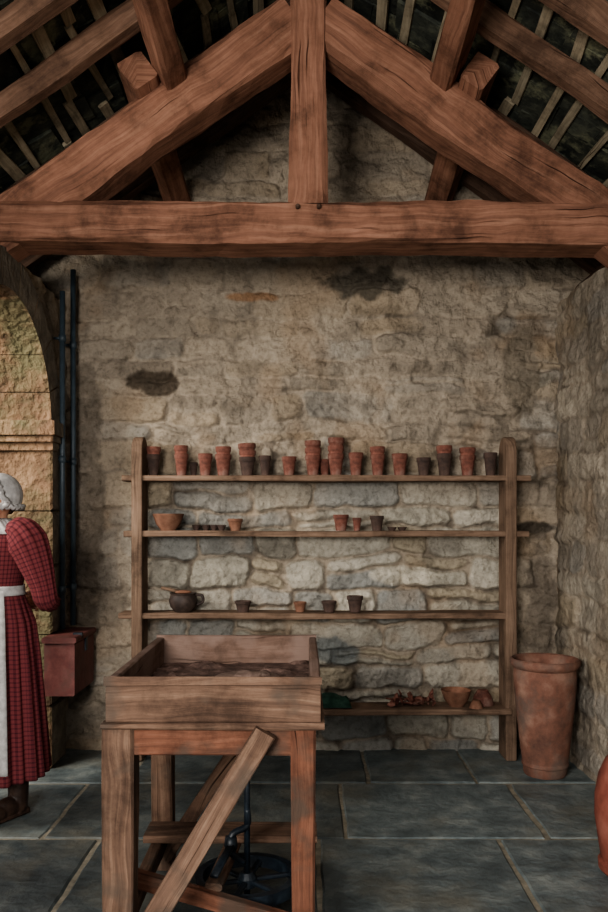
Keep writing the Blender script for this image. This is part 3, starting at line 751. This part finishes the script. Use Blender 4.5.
for s in (-1,1):
    pts=[(s*.12,.0,1.33),(s*.165,.005,1.335),(s*.21,.012,1.29),(s*.24,.03,1.20),(s*.262,.05,1.10),(s*.262,.07,1.03),(s*.225,.13,1.01),(s*.16,.175,1.005),(s*.10,.197,1.0)]
    rd=[.05,.080,.090,.076,.058,.052,.048,.040,.032]
    P,R=spline(pts,rd,6); V,F,UV=tube_geo(P,R,80,ripple=.05,rn=11); o=mesh_obj('sleeve',V,F,M_dress,wo,True,UV)
    V,F,UV=tube_geo([(s*.112,.193,1.001),(s*.092,.20,1.0)],[.034,.032],24); mesh_obj('cuff',V,F,M_white,wo,True)
zs=[1.075-.83*i/36 for i in range(37)]
ringsurf('apron',[sr(z) if z<1.07 else (z,.130,.110) for z in zs],M_white,seg=130,a0=math.radians(-90-62),a1=math.radians(-90+62),pleat=pl,closed=False,off=.012)
ringsurf('apron_band',[(1.045,.147,.127),(1.06,.143,.122),(1.078,.141,.12),(1.09,.142,.12)],M_white,seg=96,th=.006)
ringsurf('kerchief',[(1.408,.055,.058),(1.395,.070,.070),(1.375,.098,.084),(1.355,.136,.104),(1.335,.158,.118)],M_white,seg=96,pleat=lambda a,z:.004*math.sin(9*a)+.003*math.sin(23*a),off=.006)
def capshell(name,c,r,mat,test,rip=.0,th=.004):
    V,F,UV=ell_geo(c,r,64,40)
    V=[(v[0]*(1+rip*math.sin(22*math.atan2(v[1],v[0]))),v[1]*(1+rip*math.sin(22*math.atan2(v[1],v[0]))),v[2]) for v in V]
    F=[f for f in F if test(sum(V[i][1] for i in f)/len(f),sum(V[i][2] for i in f)/len(f))]
    o=mesh_obj(name,V,F,mat,wo,True); so=o.modifiers.new('t','SOLIDIFY'); so.thickness=th; so.offset=0
    return o
capshell('hair',(0,.014,1.508),(.081,.094,.103),M_hair,lambda y,z: y>-.045 and z>1.43+(.0 if y>.03 else .07) or z>1.565)
capshell('cap',(0,.028,1.52),(.094,.105,.104),M_white,lambda y,z: (y>-.03 and z>1.46) or (y>-.055 and z>1.56),rip=.012)
P=[]
for i in range(61):
    a=-.35+(math.pi+.7)*i/60; w=.008*math.sin(a*26)
    P.append((.096*math.cos(a),-.045-.01*math.sin(a)+w+ (.03 if math.sin(a)<0 else 0),1.50+.105*math.sin(a)))
V,F,UV=tube_geo(P,[.013]*61,10); mesh_obj('cap_frill',V,F,M_white,wo,True)
P=[]
for i in range(61):
    a=-.75+(math.pi+1.5)*i/60; P.append((.094*math.cos(a),.028+.105*math.sin(a)+.004*math.sin(30*a),1.462+.006*math.sin(24*a)))
V,F,UV=tube_geo(P,[.012]*len(P),10); mesh_obj('cap_frill_back',V,F,M_white,wo,True)
for s,(fx,fy) in ((1,(.12,.0)),(-1,(-.10,-.03))):
    g=Geo()
    g.add(*ell_geo((fx,fy-.10,.045),(.042,.075,.038))); g.add(*ell_geo((fx,fy-.03,.055),(.040,.08,.048)))
    g.add(*capped([(fx,fy+.03,.05),(fx,fy+.03,.14),(fx-.005,fy+.025,.27)],[.044,.048,.056],16)); g.add(*ell_geo((fx,fy+.035,.04),(.036,.045,.035)))
    g.add(*boxg(fx-.034,fx+.034,fy-.155,fy+.075,.004,.018,ch=.004,jit=0)); g.add(*boxg(fx-.03,fx+.03,fy+.015,fy+.075,.003,.03,ch=.004,jit=0))
    o=g.obj('boot',M_leather,wo,True); rm=o.modifiers.new('r','REMESH'); rm.mode='VOXEL'; rm.voxel_size=.0045; rm.use_smooth_shade=True

# ---------------------------------------------------------------- light
w=bpy.data.worlds.new('World'); SC.world=w; w.use_nodes=True
bg=w.node_tree.nodes['Background']; bg.inputs[0].default_value=(.86,.88,.9,1); bg.inputs[1].default_value=1.4
def area(name,locn,tgt,sx,sy,e,c):
    l=bpy.data.lights.new(name,'AREA'); l.shape='RECTANGLE'; l.size=sx;l.size_y=sy;l.energy=e;l.color=c
    o=bpy.data.objects.new(name,l); o.location=locn; o.rotation_euler=(Vector(tgt)-Vector(locn)).to_track_quat('-Z','Y').to_euler(); COL.objects.link(o)
area('daylight_open_front',(-1.2,-.9,1.85),(.1,4.9,2.15),1.3,.9,215,(1,.96,.91))
area('daylight_through_arch',(-3.1,2.9,2.5),(.4,4.9,1.5),1.2,1.0,130,(1,.94,.85))

cam=bpy.data.cameras.new('camera'); co=bpy.data.objects.new('camera',cam); COL.objects.link(co)
co.location=(0,0,1.4); co.rotation_euler=(math.radians(90),0,0)
cam.sensor_width=36; cam.lens=800/912*36; cam.shift_y=64/912
cam.clip_start=.05
SC.camera=co
